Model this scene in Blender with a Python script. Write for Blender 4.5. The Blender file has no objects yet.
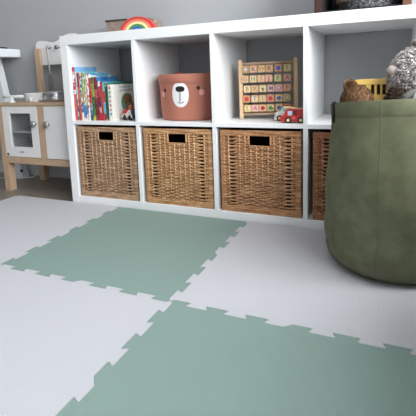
import bpy, bmesh, math, random
from mathutils import Vector, Matrix, noise
random.seed(7)
PI = math.pi
sc = bpy.context.scene
COL = sc.collection
S = 0.01  # everything below is written in centimetres


# ------------------------------------------------------------------ materials
def srgb(c):
    r = []
    for v in c:
        v = v / 255.0
        r.append(v / 12.92 if v <= 0.04045 else ((v + 0.055) / 1.055) ** 2.4)
    return (r[0], r[1], r[2], 1.0)


class Mat:
    def __init__(self, name, col, rough=0.5, metal=0.0, spec=0.5):
        self.m = bpy.data.materials.new(name)
        self.m.use_nodes = True
        self.nt = self.m.node_tree
        self.b = self.nt.nodes['Principled BSDF']
        self.b.inputs['Base Color'].default_value = srgb(col)
        self.b.inputs['Roughness'].default_value = rough
        self.b.inputs['Metallic'].default_value = metal
        self.b.inputs['Specular IOR Level'].default_value = spec

    def n(self, t, **kw):
        x = self.nt.nodes.new(t)
        for k, v in kw.items():
            if k in x.inputs:
                x.inputs[k].default_value = v
            else:
                setattr(x, k, v)
        return x

    def l(self, a, b):
        self.nt.links.new(a, b)

    def coords(self, scale=(1, 1, 1), rot=(0, 0, 0), kind='Object'):
        tc = self.n('ShaderNodeTexCoord')
        mp = self.n('ShaderNodeMapping')
        mp.inputs['Scale'].default_value = scale
        mp.inputs['Rotation'].default_value = rot
        self.l(tc.outputs[kind], mp.inputs['Vector'])
        return mp.outputs['Vector']

    def noise_color(self, cols, scale=(20, 20, 20), detail=4, stops=None, dist=0.0, rot=(0, 0, 0)):
        v = self.coords(scale, rot)
        nz = self.n('ShaderNodeTexNoise')
        nz.inputs['Scale'].default_value = 1.0
        nz.inputs['Detail'].default_value = detail
        nz.inputs['Distortion'].default_value = dist
        self.l(v, nz.inputs['Vector'])
        rp = self.n('ShaderNodeValToRGB')
        e = rp.color_ramp.elements
        stops = stops or [0.3 + 0.4 * i / (len(cols) - 1) for i in range(len(cols))]
        e[0].position = stops[0]; e[0].color = srgb(cols[0])
        e[1].position = stops[-1]; e[1].color = srgb(cols[-1])
        for s_, c_ in list(zip(stops, cols))[1:-1]:
            q = e.new(s_); q.color = srgb(c_)
        self.l(nz.outputs['Fac'], rp.inputs['Fac'])
        self.l(rp.outputs['Color'], self.b.inputs['Base Color'])
        return self

    def bump_noise(self, scale, strength=0.2, distance=0.001):
        v = self.coords((scale, scale, scale) if not isinstance(scale, tuple) else scale)
        nz = self.n('ShaderNodeTexNoise')
        nz.inputs['Scale'].default_value = 1.0
        nz.inputs['Detail'].default_value = 3
        self.l(v, nz.inputs['Vector'])
        bp = self.n('ShaderNodeBump')
        bp.inputs['Strength'].default_value = strength
        bp.inputs['Distance'].default_value = distance
        self.l(nz.outputs['Fac'], bp.inputs['Height'])
        self.l(bp.outputs['Normal'], self.b.inputs['Normal'])
        return self

    def bump_weave(self, freq, strength=0.3, distance=0.0006, rotz=0.0, axes=(0, 1)):
        """crossed sine ridges, freq = ridges per metre"""
        v = self.coords((1, 1, 1), (0, 0, rotz))
        sp = self.n('ShaderNodeSeparateXYZ')
        self.l(v, sp.inputs[0])
        outs = []
        for a in axes:
            m1 = self.n('ShaderNodeMath', operation='MULTIPLY')
            m1.inputs[1].default_value = freq * 2 * PI
            self.l(sp.outputs[a], m1.inputs[0])
            m2 = self.n('ShaderNodeMath', operation='SINE')
            self.l(m1.outputs[0], m2.inputs[0])
            outs.append(m2.outputs[0])
        mm = self.n('ShaderNodeMath', operation='MULTIPLY')
        self.l(outs[0], mm.inputs[0]); self.l(outs[1], mm.inputs[1])
        bp = self.n('ShaderNodeBump')
        bp.inputs['Strength'].default_value = strength
        bp.inputs['Distance'].default_value = distance
        self.l(mm.outputs[0], bp.inputs['Height'])
        self.l(bp.outputs['Normal'], self.b.inputs['Normal'])
        return self


def flat(name, col, rough=0.5, metal=0.0, spec=0.5):
    return Mat(name, col, rough, metal, spec).m


def wood(name, c1, c2, axis='z', rough=0.5):
    sc_ = {'x': (12, 160, 160), 'y': (160, 12, 160), 'z': (160, 160, 12)}[axis]
    return Mat(name, c1, rough).noise_color([c1, c2, c1], sc_, 3, dist=0.4).m


M = {}
M['white_lam'] = Mat('white_laminate', (238, 238, 238), 0.38).bump_noise(60, 0.03).m
M['wall'] = Mat('grey_wall_paint', (170, 171, 173), 0.85).bump_noise(250, 0.08, 0.0005).m
M['ceiling'] = flat('ceiling_paint', (235, 235, 232), 0.9)
M['baseboard'] = flat('baseboard_paint', (205, 205, 205), 0.5)
M['floor'] = Mat('taupe_vinyl_floor', (122, 112, 100), 0.32).noise_color([(116, 106, 95), (132, 122, 110)], (3, 9, 3), 4).m
M['mat_green'] = Mat('sage_foam', (130, 153, 145), 0.5).bump_weave(240, 0.55, 0.0012, rotz=PI / 4).m
M['mat_white'] = Mat('ivory_foam', (195, 195, 200), 0.5).bump_weave(240, 0.55, 0.0012, rotz=PI / 4).m
M['birch'] = wood('birch_wood', (202, 174, 146), (188, 158, 130), 'z')
M['birch_x'] = wood('birch_wood_lengthwise', (202, 174, 146), (186, 156, 128), 'x')
M['pine'] = wood('light_beech', (224, 194, 156), (212, 176, 136), 'z')
M['kitchen_white'] = flat('toy_kitchen_white', (232, 230, 228), 0.35)
M['dark_inside'] = flat('dark_grey_panel', (70, 72, 76), 0.5)
M['steel'] = flat('brushed_steel', (190, 190, 192), 0.28, 1.0)
M['steel_dull'] = flat('dull_steel', (150, 150, 152), 0.35, 1.0)
M['black'] = flat('black_plastic', (18, 18, 20), 0.45)
M['white_plastic'] = flat('white_plastic', (228, 228, 228), 0.3)
M['grey_plastic'] = flat('grey_plastic', (120, 122, 126), 0.4)
M['desk_white'] = flat('desk_white', (226, 230, 232), 0.4)
M['cable'] = flat('white_cable', (215, 215, 215), 0.5)


# ------------------------------------------------------------------ mesh building
class MB:
    def __init__(self):
        self.v = []; self.f = []; self.mi = []; self.mats = []; self.cur = 0

    def use(self, m):
        if m not in self.mats:
            self.mats.append(m)
        self.cur = self.mats.index(m)
        return self

    def add(self, vs, fs, xf=None):
        o = len(self.v)
        for p in vs:
            p = Vector(p)
            if xf is not None:
                p = xf @ p
            self.v.append(p)
        for f in fs:
            self.f.append([o + i for i in f]); self.mi.append(self.cur)
        return self

    def box(self, x0, x1, y0, y1, z0, z1, b=0.0, xf=None):
        if b <= 0:
            vs = [(x, y, z) for x in (x0, x1) for y in (y0, y1) for z in (z0, z1)]
            fs = [(0, 1, 3, 2), (4, 6, 7, 5), (0, 4, 5, 1), (2, 3, 7, 6), (0, 2, 6, 4), (1, 5, 7, 3)]
            return self.add(vs, fs, xf)
        b = min(b, (x1 - x0) / 2.01, (y1 - y0) / 2.01, (z1 - z0) / 2.01)
        bm = bmesh.new()
        bmesh.ops.create_cube(bm, size=1)
        for v in bm.verts:
            v.co = Vector(((x0 + x1) / 2 + v.co.x * (x1 - x0), (y0 + y1) / 2 + v.co.y * (y1 - y0), (z0 + z1) / 2 + v.co.z * (z1 - z0)))
        bmesh.ops.bevel(bm, geom=list(bm.edges), offset=b, segments=2, affect='EDGES')
        bm.verts.index_update()
        self.add([v.co.copy() for v in bm.verts], [[v.index for v in f.verts] for f in bm.faces], xf)
        bm.free()
        return self

    def prism(self, pts, h0, h1, axis='z', xf=None, cap=True):
        """pts 2D outline, extruded along axis from h0 to h1"""
        n = len(pts)
        def P(a, b, h):
            return {'z': (a, b, h), 'y': (a, h, b), 'x': (h, a, b)}[axis]
        vs = [P(a, b, h0) for a, b in pts] + [P(a, b, h1) for a, b in pts]
        fs = [(i, (i + 1) % n, n + (i + 1) % n, n + i) for i in range(n)]
        if cap:
            fs += [tuple(range(n - 1, -1, -1)), tuple(range(n, 2 * n))]
        return self.add(vs, fs, xf)

    def tube(self, path, r, n=8, closed=False, cap=True, flat=1.0, xf=None, up=None):
        """sweep an ellipse (r, r*flat) along path; r may be a list"""
        pts = [Vector(p) for p in path]
        m = len(pts)
        rs = r if isinstance(r, (list, tuple)) else [r] * m
        vs = []
        prev = None
        for i, p in enumerate(pts):
            if closed:
                t = pts[(i + 1) % m] - pts[i - 1]
            else:
                t = pts[min(i + 1, m - 1)] - pts[max(i - 1, 0)]
            t.normalize()
            if up is not None:
                a = Vector(up)
            elif prev is not None:
                a = prev
            else:
                a = Vector((0, 0, 1)) if abs(t.z) < 0.9 else Vector((1, 0, 0))
            a = (a - t * a.dot(t)).normalized()
            prev = a
            b = t.cross(a)
            for k in range(n):
                an = 2 * PI * k / n
                vs.append(p + a * math.cos(an) * rs[i] + b * math.sin(an) * rs[i] * flat)
        fs = []
        for i in range(m if closed else m - 1):
            j = (i + 1) % m
            for k in range(n):
                fs.append((i * n + k, i * n + (k + 1) % n, j * n + (k + 1) % n, j * n + k))
        if cap and not closed:
            fs.append(tuple(range(n - 1, -1, -1)))
            fs.append(tuple((m - 1) * n + k for k in range(n)))
        return self.add(vs, fs, xf)

    def cyl(self, p0, p1, r, n=16, r1=None):
        return self.tube([p0, p1], [r, r if r1 is None else r1], n)

    def lathe(self, prof, n=32, c=(0, 0, 0), xf=None, capends=True, fn=None):
        vs = []
        for r, z in prof:
            for k in range(n):
                a = 2 * PI * k / n
                p = Vector((c[0] + r * math.cos(a), c[1] + r * math.sin(a), c[2] + z))
                if fn:
                    p = fn(p, a, r, z)
                vs.append(p)
        m = len(prof)
        fs = [(i * n + k, i * n + (k + 1) % n, (i + 1) * n + (k + 1) % n, (i + 1) * n + k) for i in range(m - 1) for k in range(n)]
        if capends:
            if prof[0][0] > 1e-4:
                fs.append(tuple(range(n - 1, -1, -1)))
            if prof[-1][0] > 1e-4:
                fs.append(tuple((m - 1) * n + k for k in range(n)))
        return self.add(vs, fs, xf)

    def ball(self, c, r, nu=20, nv=12, xf=None, fn=None):
        rx, ry, rz = r if isinstance(r, (tuple, list)) else (r, r, r)
        vs = [(c[0], c[1], c[2] - rz)]
        for j in range(1, nv):
            t = -PI / 2 + PI * j / nv
            for k in range(nu):
                a = 2 * PI * k / nu
                vs.append((c[0] + rx * math.cos(t) * math.cos(a), c[1] + ry * math.cos(t) * math.sin(a), c[2] + rz * math.sin(t)))
        vs.append((c[0], c[1], c[2] + rz))
        if fn:
            vs = [fn(Vector(p)) for p in vs]
        fs = [(0, 1 + (k + 1) % nu, 1 + k) for k in range(nu)]
        for j in range(nv - 2):
            for k in range(nu):
                a = 1 + j * nu
                fs.append((a + k, a + (k + 1) % nu, a + nu + (k + 1) % nu, a + nu + k))
        a = 1 + (nv - 2) * nu
        fs += [(a + k, a + (k + 1) % nu, len(vs) - 1) for k in range(nu)]
        return self.add(vs, fs, xf)

    def build(self, name, mat=None, parent=None, smooth=False, angle=None):
        me = bpy.data.meshes.new(name)
        me.from_pydata([p * S for p in self.v], [], self.f)
        mats = self.mats if self.mats else [mat]
        for m in mats:
            me.materials.append(m)
        if self.mats:
            for p, i in zip(me.polygons, self.mi):
                p.material_index = i
        bm = bmesh.new(); bm.from_mesh(me)
        bmesh.ops.recalc_face_normals(bm, faces=bm.faces)
        bm.to_mesh(me); bm.free()
        if smooth:
            for p in me.polygons:
                p.use_smooth = True
            if angle:
                try:
                    me.set_sharp_from_angle(angle=math.radians(angle))
                except Exception:
                    pass
        o = bpy.data.objects.new(name, me)
        COL.objects.link(o)
        if parent is not None:
            o.parent = parent
        return o


def tag(o, label=None, cat=None, group=None, kind=None):
    if label: o['label'] = label
    if cat: o['category'] = cat
    if group: o['group'] = group
    if kind: o['kind'] = kind
    return o


def thing(name, loc, label, cat, group=None, rz=0.0, rx=0.0):
    o = bpy.data.objects.new(name, None)
    o.empty_display_size = 0.02
    COL.objects.link(o)
    o.location = Vector(loc) * S
    o.rotation_euler = (rx, 0, rz)
    return tag(o, label, cat, group)


def at(o, x, y, z, rz=0.0):
    o.location = Vector((x, y, z)) * S
    o.rotation_euler = (0, 0, rz)
    return o


# ------------------------------------------------------------------ room shell
XL, XR, YB, YF, ZC = -230, 235, 40, -330, 250
tag(MB().box(XL - 12, XR + 12, YF, YB + 12, -8, 0).build('floor', M['floor']), kind='structure')
tag(MB().box(XL - 12, XR + 12, YB, YB + 12, 0, ZC).build('wall_back', M['wall']), kind='structure')
tag(MB().box(XL - 12, XL, YF, YB, 0, ZC).build('wall_left', M['wall']), kind='structure')
tag(MB().box(XL - 12, XR + 12, YF, YB + 12, ZC, ZC + 8).build('ceiling', M['ceiling']), kind='structure')
tag(MB().box(XL - 12, 60, YF - 12, YF, 0, ZC).build('added_wall_front', M['wall']), kind='structure')  # unseen half wall, added to cut ambient light on the bag's left
WY0, WY1, WZ0, WZ1 = -230, 0, 75, 228
m = MB()
m.box(XR, XR + 12, YF, WY0, 0, ZC).box(XR, XR + 12, WY1, YB, 0, ZC)
m.box(XR, XR + 12, WY0, WY1, 0, WZ0).box(XR, XR + 12, WY0, WY1, WZ1, ZC)
tag(m.build('wall_right', M['wall']), kind='structure')
m = MB()
for (a, b, c, d) in ((WY0, WY1, WZ0, WZ0 + 5), (WY0, WY1, WZ1 - 5, WZ1), (WY0, WY0 + 5, WZ0 + 5, WZ1 - 5), (WY1 - 5, WY1, WZ0 + 5, WZ1 - 5), ((WY0 + WY1) / 2 - 3, (WY0 + WY1) / 2 + 3, WZ0 + 5, WZ1 - 5)):
    m.box(XR + 3, XR + 9, a, b, c, d, 0.4)
m.box(XR - 8, XR + 3, WY0, WY1, WZ0 - 2.5, WZ0, 0.4)
tag(m.build('window_1', M['white_lam']), kind='structure')
m = MB().box(XL, XR, YB - 1.3, YB - 0.02, 0, 8.3, 0.3)
tag(m.build('baseboard_back', M['baseboard']), kind='structure')


# ------------------------------------------------------------------ foam floor tiles
AMP, MT = 0.85, 1.2
def side_pts():
    """one side, s in 0..60, offset outward; starts as tab, ends as recess"""
    p = []
    for k in range(1, 12):
        s = 5.0 * k
        if k == 6:
            p += [(s - 1.0, -AMP), (s + 1.0, AMP)]
        elif k % 2 == 1:   # tab -> recess
            p += [(s + .35, AMP - .12), (s + .22, AMP), (s + .35, AMP - .12)][1:2] + [(s + .38, AMP - .2), (s - .3, -AMP + .2), (s - .14, -AMP)]
        else:              # recess -> tab
            p += [(s + .14, -AMP), (s + .3, -AMP + .2), (s - .38, AMP - .2), (s - .22, AMP)]
    return p
SP = side_pts()
GAP = 0.02
def on_side(k, s, d):
    # clockwise: 0 top (L->R), 1 right (T->B), 2 bottom (R->L), 3 left (B->T)
    return [(s, 60 + d), (60 + d, 60 - s), (60 - s, -d), (-d, s)][k]
def tile(x0, y0, mat, label, flush=()):
    pts = []
    for k in range(4):
        pts.append(on_side(k, 0.0, -0.0 - GAP))
        pts.append(on_side(k, AMP, AMP - GAP))
        for s, d in SP:
            pts.append(on_side(k, s, d - GAP))
        pts.append(on_side(k, 60 - AMP, -AMP - GAP))
    o = MB()
    n = len(pts)
    o.prism(pts, 0.0, MT - 0.08)
    # small chamfered top face
    cx = cy = 30
    me_pts = [(30 + (a - 30) * 0.9988, 30 + (b - 30) * 0.9988) for a, b in pts]
    o = MB()
    vs = [(a, b, 0) for a, b in pts] + [(a, b, MT - 0.07) for a, b in pts] + [(a, b, MT) for a, b in me_pts]
    fs = [(i, (i + 1) % n, n + (i + 1) % n, n + i) for i in range(n)] + [(n + i, n + (i + 1) % n, 2 * n + (i + 1) % n, 2 * n + i) for i in range(n)]
    fs += [tuple(range(n - 1, -1, -1)), tuple(range(2 * n, 3 * n))]
    o.add(vs, fs)
    ob = at(o.build('play_mat_tile', mat), x0, y0, 0)
    return tag(ob, label, 'play mat tile', 'foam play mat tiles on the floor')
def edging(x0, y0, k, mat, label):
    pts = [on_side(k, 0.0, 0.0 + GAP), on_side(k, AMP, AMP + GAP)]
    pts += [on_side(k, s, d + GAP) for s, d in SP]
    pts += [on_side(k, 60 - AMP, -AMP + GAP), on_side(k, 60 - GAP, 0)]
    pts += [on_side(k, 60 - GAP, AMP + .35), on_side(k, 0.0, AMP + .35)]
    ob = at(MB().prism(pts, 0, MT - 0.03).build('play_mat_edging', mat), x0, y0, 0)
    return tag(ob, label, 'play mat edging', 'edging strips around the play mat')
X0, Y0 = 26.4, -62.05
tile(X0, Y0, M['mat_green'], 'sage green foam mat tile in front of the two left wicker baskets')
tile(X0 + 60, Y0 - 60, M['mat_green'], 'sage green foam mat tile nearest the viewer at the lower right')
tile(X0, Y0 - 60, M['mat_white'], 'off-white foam mat tile nearest the viewer at the lower left')
tile(X0 + 60, Y0, M['mat_white'], 'off-white foam mat tile partly under the green fabric bag')
tile(X0 - 60, Y0, M['mat_white'], 'off-white foam mat tile in front of the toy kitchen, at far left')
tile(X0 + 120, Y0, M['mat_green'], 'sage green foam mat tile mostly hidden right of the fabric bag')
edging(X0, Y0, 0, M['mat_green'], 'thin green edging strip of the mat along the foot of the shelf unit')
edging(X0 + 60, Y0, 0, M['mat_white'], 'thin white edging strip along the shelf unit under the third wicker basket')
edging(X0 - 60, Y0, 0, M['mat_white'], 'thin white edging strip at the back of the mat below the toy kitchen')
edging(X0 - 60, Y0, 3, M['mat_white'], 'thin white edging strip at the outer left end of the mat')

# ------------------------------------------------------------------ shelf unit 147 x 39 x 77
T, W, C, D, H, L = 4.1, 1.6, 33.5, 39.0, 77.0, 147.0
sh = thing('cube_shelf_unit', (0, 0.0, 0), 'long low white cube shelf unit with eight compartments against the grey wall', 'shelf')
bv = 0.12
MB().box(0, L, 0, D, H - T, H, bv).build('top_panel', M['white_lam'], sh)
MB().box(T, L - T, 0, D, 0, T, bv).build('bottom_panel', M['white_lam'], sh)
MB().box(0, T, 0, D, 0, H - T, bv).build('side_panel', M['white_lam'], sh)
MB().box(L - T, L, 0, D, 0, H - T, bv).build('side_panel', M['white_lam'], sh)
CX = [T + i * (C + W) for i in range(4)]     # left inner x of each column
for i in range(1, 4):
    MB().box(CX[i] - W, CX[i], 0.0, D, T, H - T, bv / 2).build('divider', M['white_lam'], sh)
ZS = T + C + W      # 39.2 shelf top
for i in range(4):
    MB().box(CX[i], CX[i] + C, 0.05, D, T + C, ZS, bv / 2).build('shelf_board', M['white_lam'], sh)


# ------------------------------------------------------------------ wicker baskets
def wicker_mat(name, c):
    a, b, d = c
    mm = Mat(name, b, 0.55)
    v = mm.coords((14, 14, 150))
    n1 = mm.n('ShaderNodeTexNoise'); n1.inputs['Scale'].default_value = 1; n1.inputs['Detail'].default_value = 3
    mm.l(v, n1.inputs['Vector'])
    v2 = mm.coords((260, 260, 260))
    n2 = mm.n('ShaderNodeTexNoise'); n2.inputs['Scale'].default_value = 1; n2.inputs['Detail'].default_value = 2
    mm.l(v2, n2.inputs['Vector'])
    mx = mm.n('ShaderNodeMath', operation='ADD')
    m0 = mm.n('ShaderNodeMath', operation='MULTIPLY'); m0.inputs[1].default_value = 0.45
    mm.l(n2.outputs['Fac'], m0.inputs[0])
    m1 = mm.n('ShaderNodeMath', operation='MULTIPLY'); m1.inputs[1].default_value = 0.7
    mm.l(n1.outputs['Fac'], m1.inputs[0])
    mm.l(m0.outputs[0], mx.inputs[0]); mm.l(m1.outputs[0], mx.inputs[1])
    rp = mm.n('ShaderNodeValToRGB')
    e = rp.color_ramp.elements
    e[0].position = 0.42; e[0].color = srgb(a); e[1].position = 0.74; e[1].color = srgb(d)
    q = e.new(0.57); q.color = srgb(b)
    mm.l(mx.outputs[0], rp.inputs['Fac']); mm.l(rp.outputs['Color'], mm.b.inputs['Base Color'])
    return mm.m


def weave_side(m, x0, x1, y, z0, z1, P, Q, hole=None, fine=True, pitch=0.68, seed=0):
    """woven wall from x0..x1, z0..z1, at depth y. P maps (u, depth, z) to 3D"""
    rnd = random.Random(seed)
    st = 2.25
    stakes = []
    n = max(3, round((x1 - x0) / st)); st = (x1 - x0) / n
    slot = (x0 + 1.6 * st, x1 - 1.6 * st)
    rows = int((z1 - z0) / pitch)
    for r in range(rows):
        z = z0 + (r + .5) * (z1 - z0) / rows
        par = r % 2
        segs = [(x0, x1)]
        if hole and hole[2] - .25 < z < hole[3] + .25:
            segs = [(x0, hole[0]), (hole[1], x1)]
        for (a, b) in segs:
            step = st / (4 if fine else 2)
            k = max(2, int(round((b - a) / step)))
            pts = []
            jz = rnd.uniform(-.05, .05)
            for i in range(k + 1):
                u = a + (b - a) * i / k
                ph = (u - x0) / st * PI + PI * par
                dd = 0.3 * math.cos(ph)
                sl = 0
                for c_ in slot:
                    sl = max(sl, math.exp(-((u - c_) / 1.15) ** 4))
                dz = (1 if par == 0 else -1) * 0.3 * sl + jz + 0.05 * math.sin(u * 1.7 + r)
                pts.append(P(u, y + dd * (1 - sl), z + dz))
            m.tube(pts, 0.34, 6 if fine else 4, up=(0, 0, 1), flat=0.5)
    for i in range(1, n):
        u = x0 + i * st + (st / 2 if False else 0)
        segs = [(z0 - .3, z1 + .3)]
        if hole and hole[0] < u < hole[1]:
            segs = [(z0 - .3, hole[2])]
        if any(abs(u - c_) < st * 0.45 for c_ in slot):
            continue
        for a, b in segs:
            Q.tube([P(u, y - .06, a), P(u, y - .06, (a + b) / 2), P(u, y - .06, b)], 0.33, 6)


def wraps(m, a, b, axis, w, P, pitch=0.5, depth=.55, seed=0):
    """band of side-by-side wrapped strands. axis 'h': band runs along u from a..b at z=w[0]..w[1]"""
    n = max(2, int((b - a) / pitch)); st = (b - a) / n
    rnd = random.Random(seed)
    for i in range(n):
        c = a + (i + .5) * st
        h = st * 0.5
        j = rnd.uniform(-.04, .04)
        prof = [(c - h, 0.0), (c - h * .6, .16 + j), (c + h * .6, .16 + j), (c + h, 0.0)]
        vs = []; fs = []
        for (q, dd) in prof:
            for (ww, e) in ((w[0], 0), (w[0] + .25, 1), (w[1] - .25, 1), (w[1], 0)):
                dep = -(depth / 2) - dd * e + (0.12 if not e else 0)
                vs.append(P(q, dep, ww) if axis == 'h' else P(ww, dep, q))
        for ii in range(3):
            for jj in range(3):
                fs.append((ii * 4 + jj, ii * 4 + jj + 1, (ii + 1) * 4 + jj + 1, (ii + 1) * 4 + jj))
        m.add(vs, fs)


def wicker_basket(x, y, z, mats, label, rz=0.0, seed=0):
    Wb, Db, Hb = 31.5, 35.0, 32.4
    t = thing('wicker_basket', (x, y, z), label, 'basket', 'wicker baskets in the lower row of the shelf unit', rz)
    mat, dark = mats[:2]
    bb, tb, cp = 2.6, 2.2, 1.9
    hole = (11.6, 20.1, Hb - tb - 3.9, Hb - tb)
    sides = [
        (Wb, lambda u, d, zz: (u, .5 + d, zz), True),
        (Db, lambda u, d, zz: (Wb - .5 - d, u, zz), False),
        (Wb, lambda u, d, zz: (Wb - u, Db - .5 - d, zz), False),
        (Db, lambda u, d, zz: (.5 + d, Db - u, zz), False)]
    for i, (ln, P, front) in enumerate(sides):
        m, q = MB(), MB()
        weave_side(m, cp * .6, ln - cp * .6, 0, bb - .1, Hb - tb + .1, P, q, hole if front else None, front, 0.7 if front else 0.95, seed + i)
        o = m.build('woven_wall', mat, t, smooth=True)
        q.build('wicker_stakes', mats[2], o, smooth=True)
    # rim, base band, corner posts
    m = MB()
    for ln, P, front in sides:
        wraps(m, 0.1, ln - .1, 'h', (Hb - tb, Hb), P, .5, seed=seed)
    m.box(.25, Wb - .25, .25, .85, Hb - tb + .1, Hb - .1, .1).box(.25, Wb - .25, Db - .85, Db - .25, Hb - tb + .1, Hb - .1, .1)
    m.box(.25, .85, .85, Db - .85, Hb - tb + .1, Hb - .1, .1).box(Wb - .85, Wb - .25, .85, Db - .85, Hb - tb + .1, Hb - .1, .1)
    m.build('rim', mat, t)
    m = MB()
    for ln, P, front in sides:
        wraps(m, 0.1, ln - .1, 'h', (0, bb), P, .5, seed=seed + 1)
    m.box(.25, Wb - .25, .25, Db - .25, 0.02, .8, .1)
    m.box(.25, Wb - .25, .25, .85, .8, bb - .1).box(.25, Wb - .25, Db - .85, Db - .25, .8, bb - .1)
    m.build('base', mat, t)
    for (cx, cy) in ((0, 0), (Wb, 0), (Wb, Db), (0, Db)):
        m = MB()
        sx = 1 if cx == 0 else -1; sy = 1 if cy == 0 else -1
        def PF(u, d, zz, cx=cx, cy=cy, sx=sx, sy=sy): return (cx + sx * u, cy + sy * (.5 + d), zz)
        def PS(u, d, zz, cx=cx, cy=cy, sx=sx, sy=sy): return (cx + sx * (.5 + d), cy + sy * u, zz)
        wraps(m, bb, Hb - tb, 'v', (0.05, cp), PF, .62, seed=seed + 2)
        wraps(m, bb, Hb - tb, 'v', (0.05, cp), PS, .62, seed=seed + 3)
        xa, xb = sorted((cx + sx * .25, cx + sx * (cp - .1))); ya, yb = sorted((cy + sy * .25, cy + sy * .8))
        m.box(xa, xb, ya, yb, bb - .1, Hb - tb + .1)
        xa, xb = sorted((cx + sx * .25, cx + sx * .8)); ya, yb = sorted((cy + sy * .8, cy + sy * (cp - .1)))
        m.box(xa, xb, ya, yb, bb - .1, Hb - tb + .1)
        m.build('corner_post', mat, t)
    # wrapped frame of the hand hole
    m = MB()
    y0 = .5
    m.tube([(hole[0], y0, hole[3] + .2), (hole[0], y0, hole[2] + .3), (hole[0] + .3, y0, hole[2]), (hole[1] - .3, y0, hole[2]), (hole[1], y0, hole[2] + .3), (hole[1], y0, hole[3] + .2)], .36, 8)
    m.build('hand_hole_edge', mat, t, smooth=True)
    # plain dark sheets behind the weave, standing in for the shade inside
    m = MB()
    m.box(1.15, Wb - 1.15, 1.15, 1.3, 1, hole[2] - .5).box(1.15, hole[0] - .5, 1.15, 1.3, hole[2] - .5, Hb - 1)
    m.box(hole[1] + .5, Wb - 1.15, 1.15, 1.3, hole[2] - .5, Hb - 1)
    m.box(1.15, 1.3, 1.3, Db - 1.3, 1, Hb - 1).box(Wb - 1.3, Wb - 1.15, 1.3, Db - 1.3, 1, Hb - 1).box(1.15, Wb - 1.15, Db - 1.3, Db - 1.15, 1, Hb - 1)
    m.build('inside_shade', dark, t)
    return t


dk = flat('basket_inside_shade', (42, 28, 18), .8)  # shade inside the baskets, put into a dark colour
wm = [wicker_mat('rattan_greyish', ((112, 82, 60), (172, 136, 104), (212, 178, 144))),
      wicker_mat('rattan_golden', ((128, 86, 54), (188, 142, 98), (224, 182, 136))),
      wicker_mat('rattan_honey', ((118, 76, 48), (182, 132, 92), (220, 172, 128))),
      wicker_mat('rattan_reddish', ((100, 60, 38), (160, 106, 70), (200, 148, 106)))]
ws = [wicker_mat('stake_greyish', ((128, 98, 72), (184, 148, 114), (216, 184, 150))),
      wicker_mat('stake_golden', ((142, 102, 66), (198, 154, 108), (230, 192, 146))),
      wicker_mat('stake_honey', ((132, 90, 58), (190, 142, 100), (226, 180, 136))),
      wicker_mat('stake_reddish', ((116, 74, 48), (170, 118, 80), (204, 154, 112)))]
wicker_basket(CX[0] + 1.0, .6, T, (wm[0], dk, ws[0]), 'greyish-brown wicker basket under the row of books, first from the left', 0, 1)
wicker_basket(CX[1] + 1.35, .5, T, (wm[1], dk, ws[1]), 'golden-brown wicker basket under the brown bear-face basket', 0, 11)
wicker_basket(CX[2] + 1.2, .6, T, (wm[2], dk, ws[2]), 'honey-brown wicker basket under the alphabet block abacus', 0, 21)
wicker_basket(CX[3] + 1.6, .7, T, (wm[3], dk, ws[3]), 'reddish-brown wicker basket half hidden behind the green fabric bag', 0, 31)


# ------------------------------------------------------------------ books
def print_mat(name, cols, scale=(60, 60, 90), seed=0.0, stops=None, rough=.35):
    """blotchy printed artwork"""
    mm = Mat(name, cols[0], rough)
    v = mm.coords(scale)
    ad = mm.n('ShaderNodeVectorMath', operation='ADD'); ad.inputs[1].default_value = (seed * 3.1, seed * 1.7, seed * 5.3)
    mm.l(v, ad.inputs[0])
    vo = mm.n('ShaderNodeTexVoronoi'); vo.inputs['Scale'].default_value = 1.0
    mm.l(ad.outputs[0], vo.inputs['Vector'])
    sp = mm.n('ShaderNodeSeparateColor'); mm.l(vo.outputs['Color'], sp.inputs[0])
    rp = mm.n('ShaderNodeValToRGB'); rp.color_ramp.interpolation = 'CONSTANT'
    e = rp.color_ramp.elements
    n = len(cols)
    stops = stops or [i / n for i in range(n)]
    e[0].position = 0; e[0].color = srgb(cols[0]); e[1].position = stops[-1]; e[1].color = srgb(cols[-1])
    for s_, c_ in list(zip(stops, cols))[1:-1]:
        q = e.new(s_); q.color = srgb(c_)
    mm.l(sp.outputs[0], rp.inputs['Fac']); mm.l(rp.outputs['Color'], mm.b.inputs['Base Color'])
    return mm.m


paper = Mat('book_paper', (232, 226, 212), .8).m
RED, WHT, BLU, GRN, NAVY = (200, 62, 52), (236, 236, 232), (92, 156, 208), (52, 112, 84), (40, 62, 110)
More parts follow.
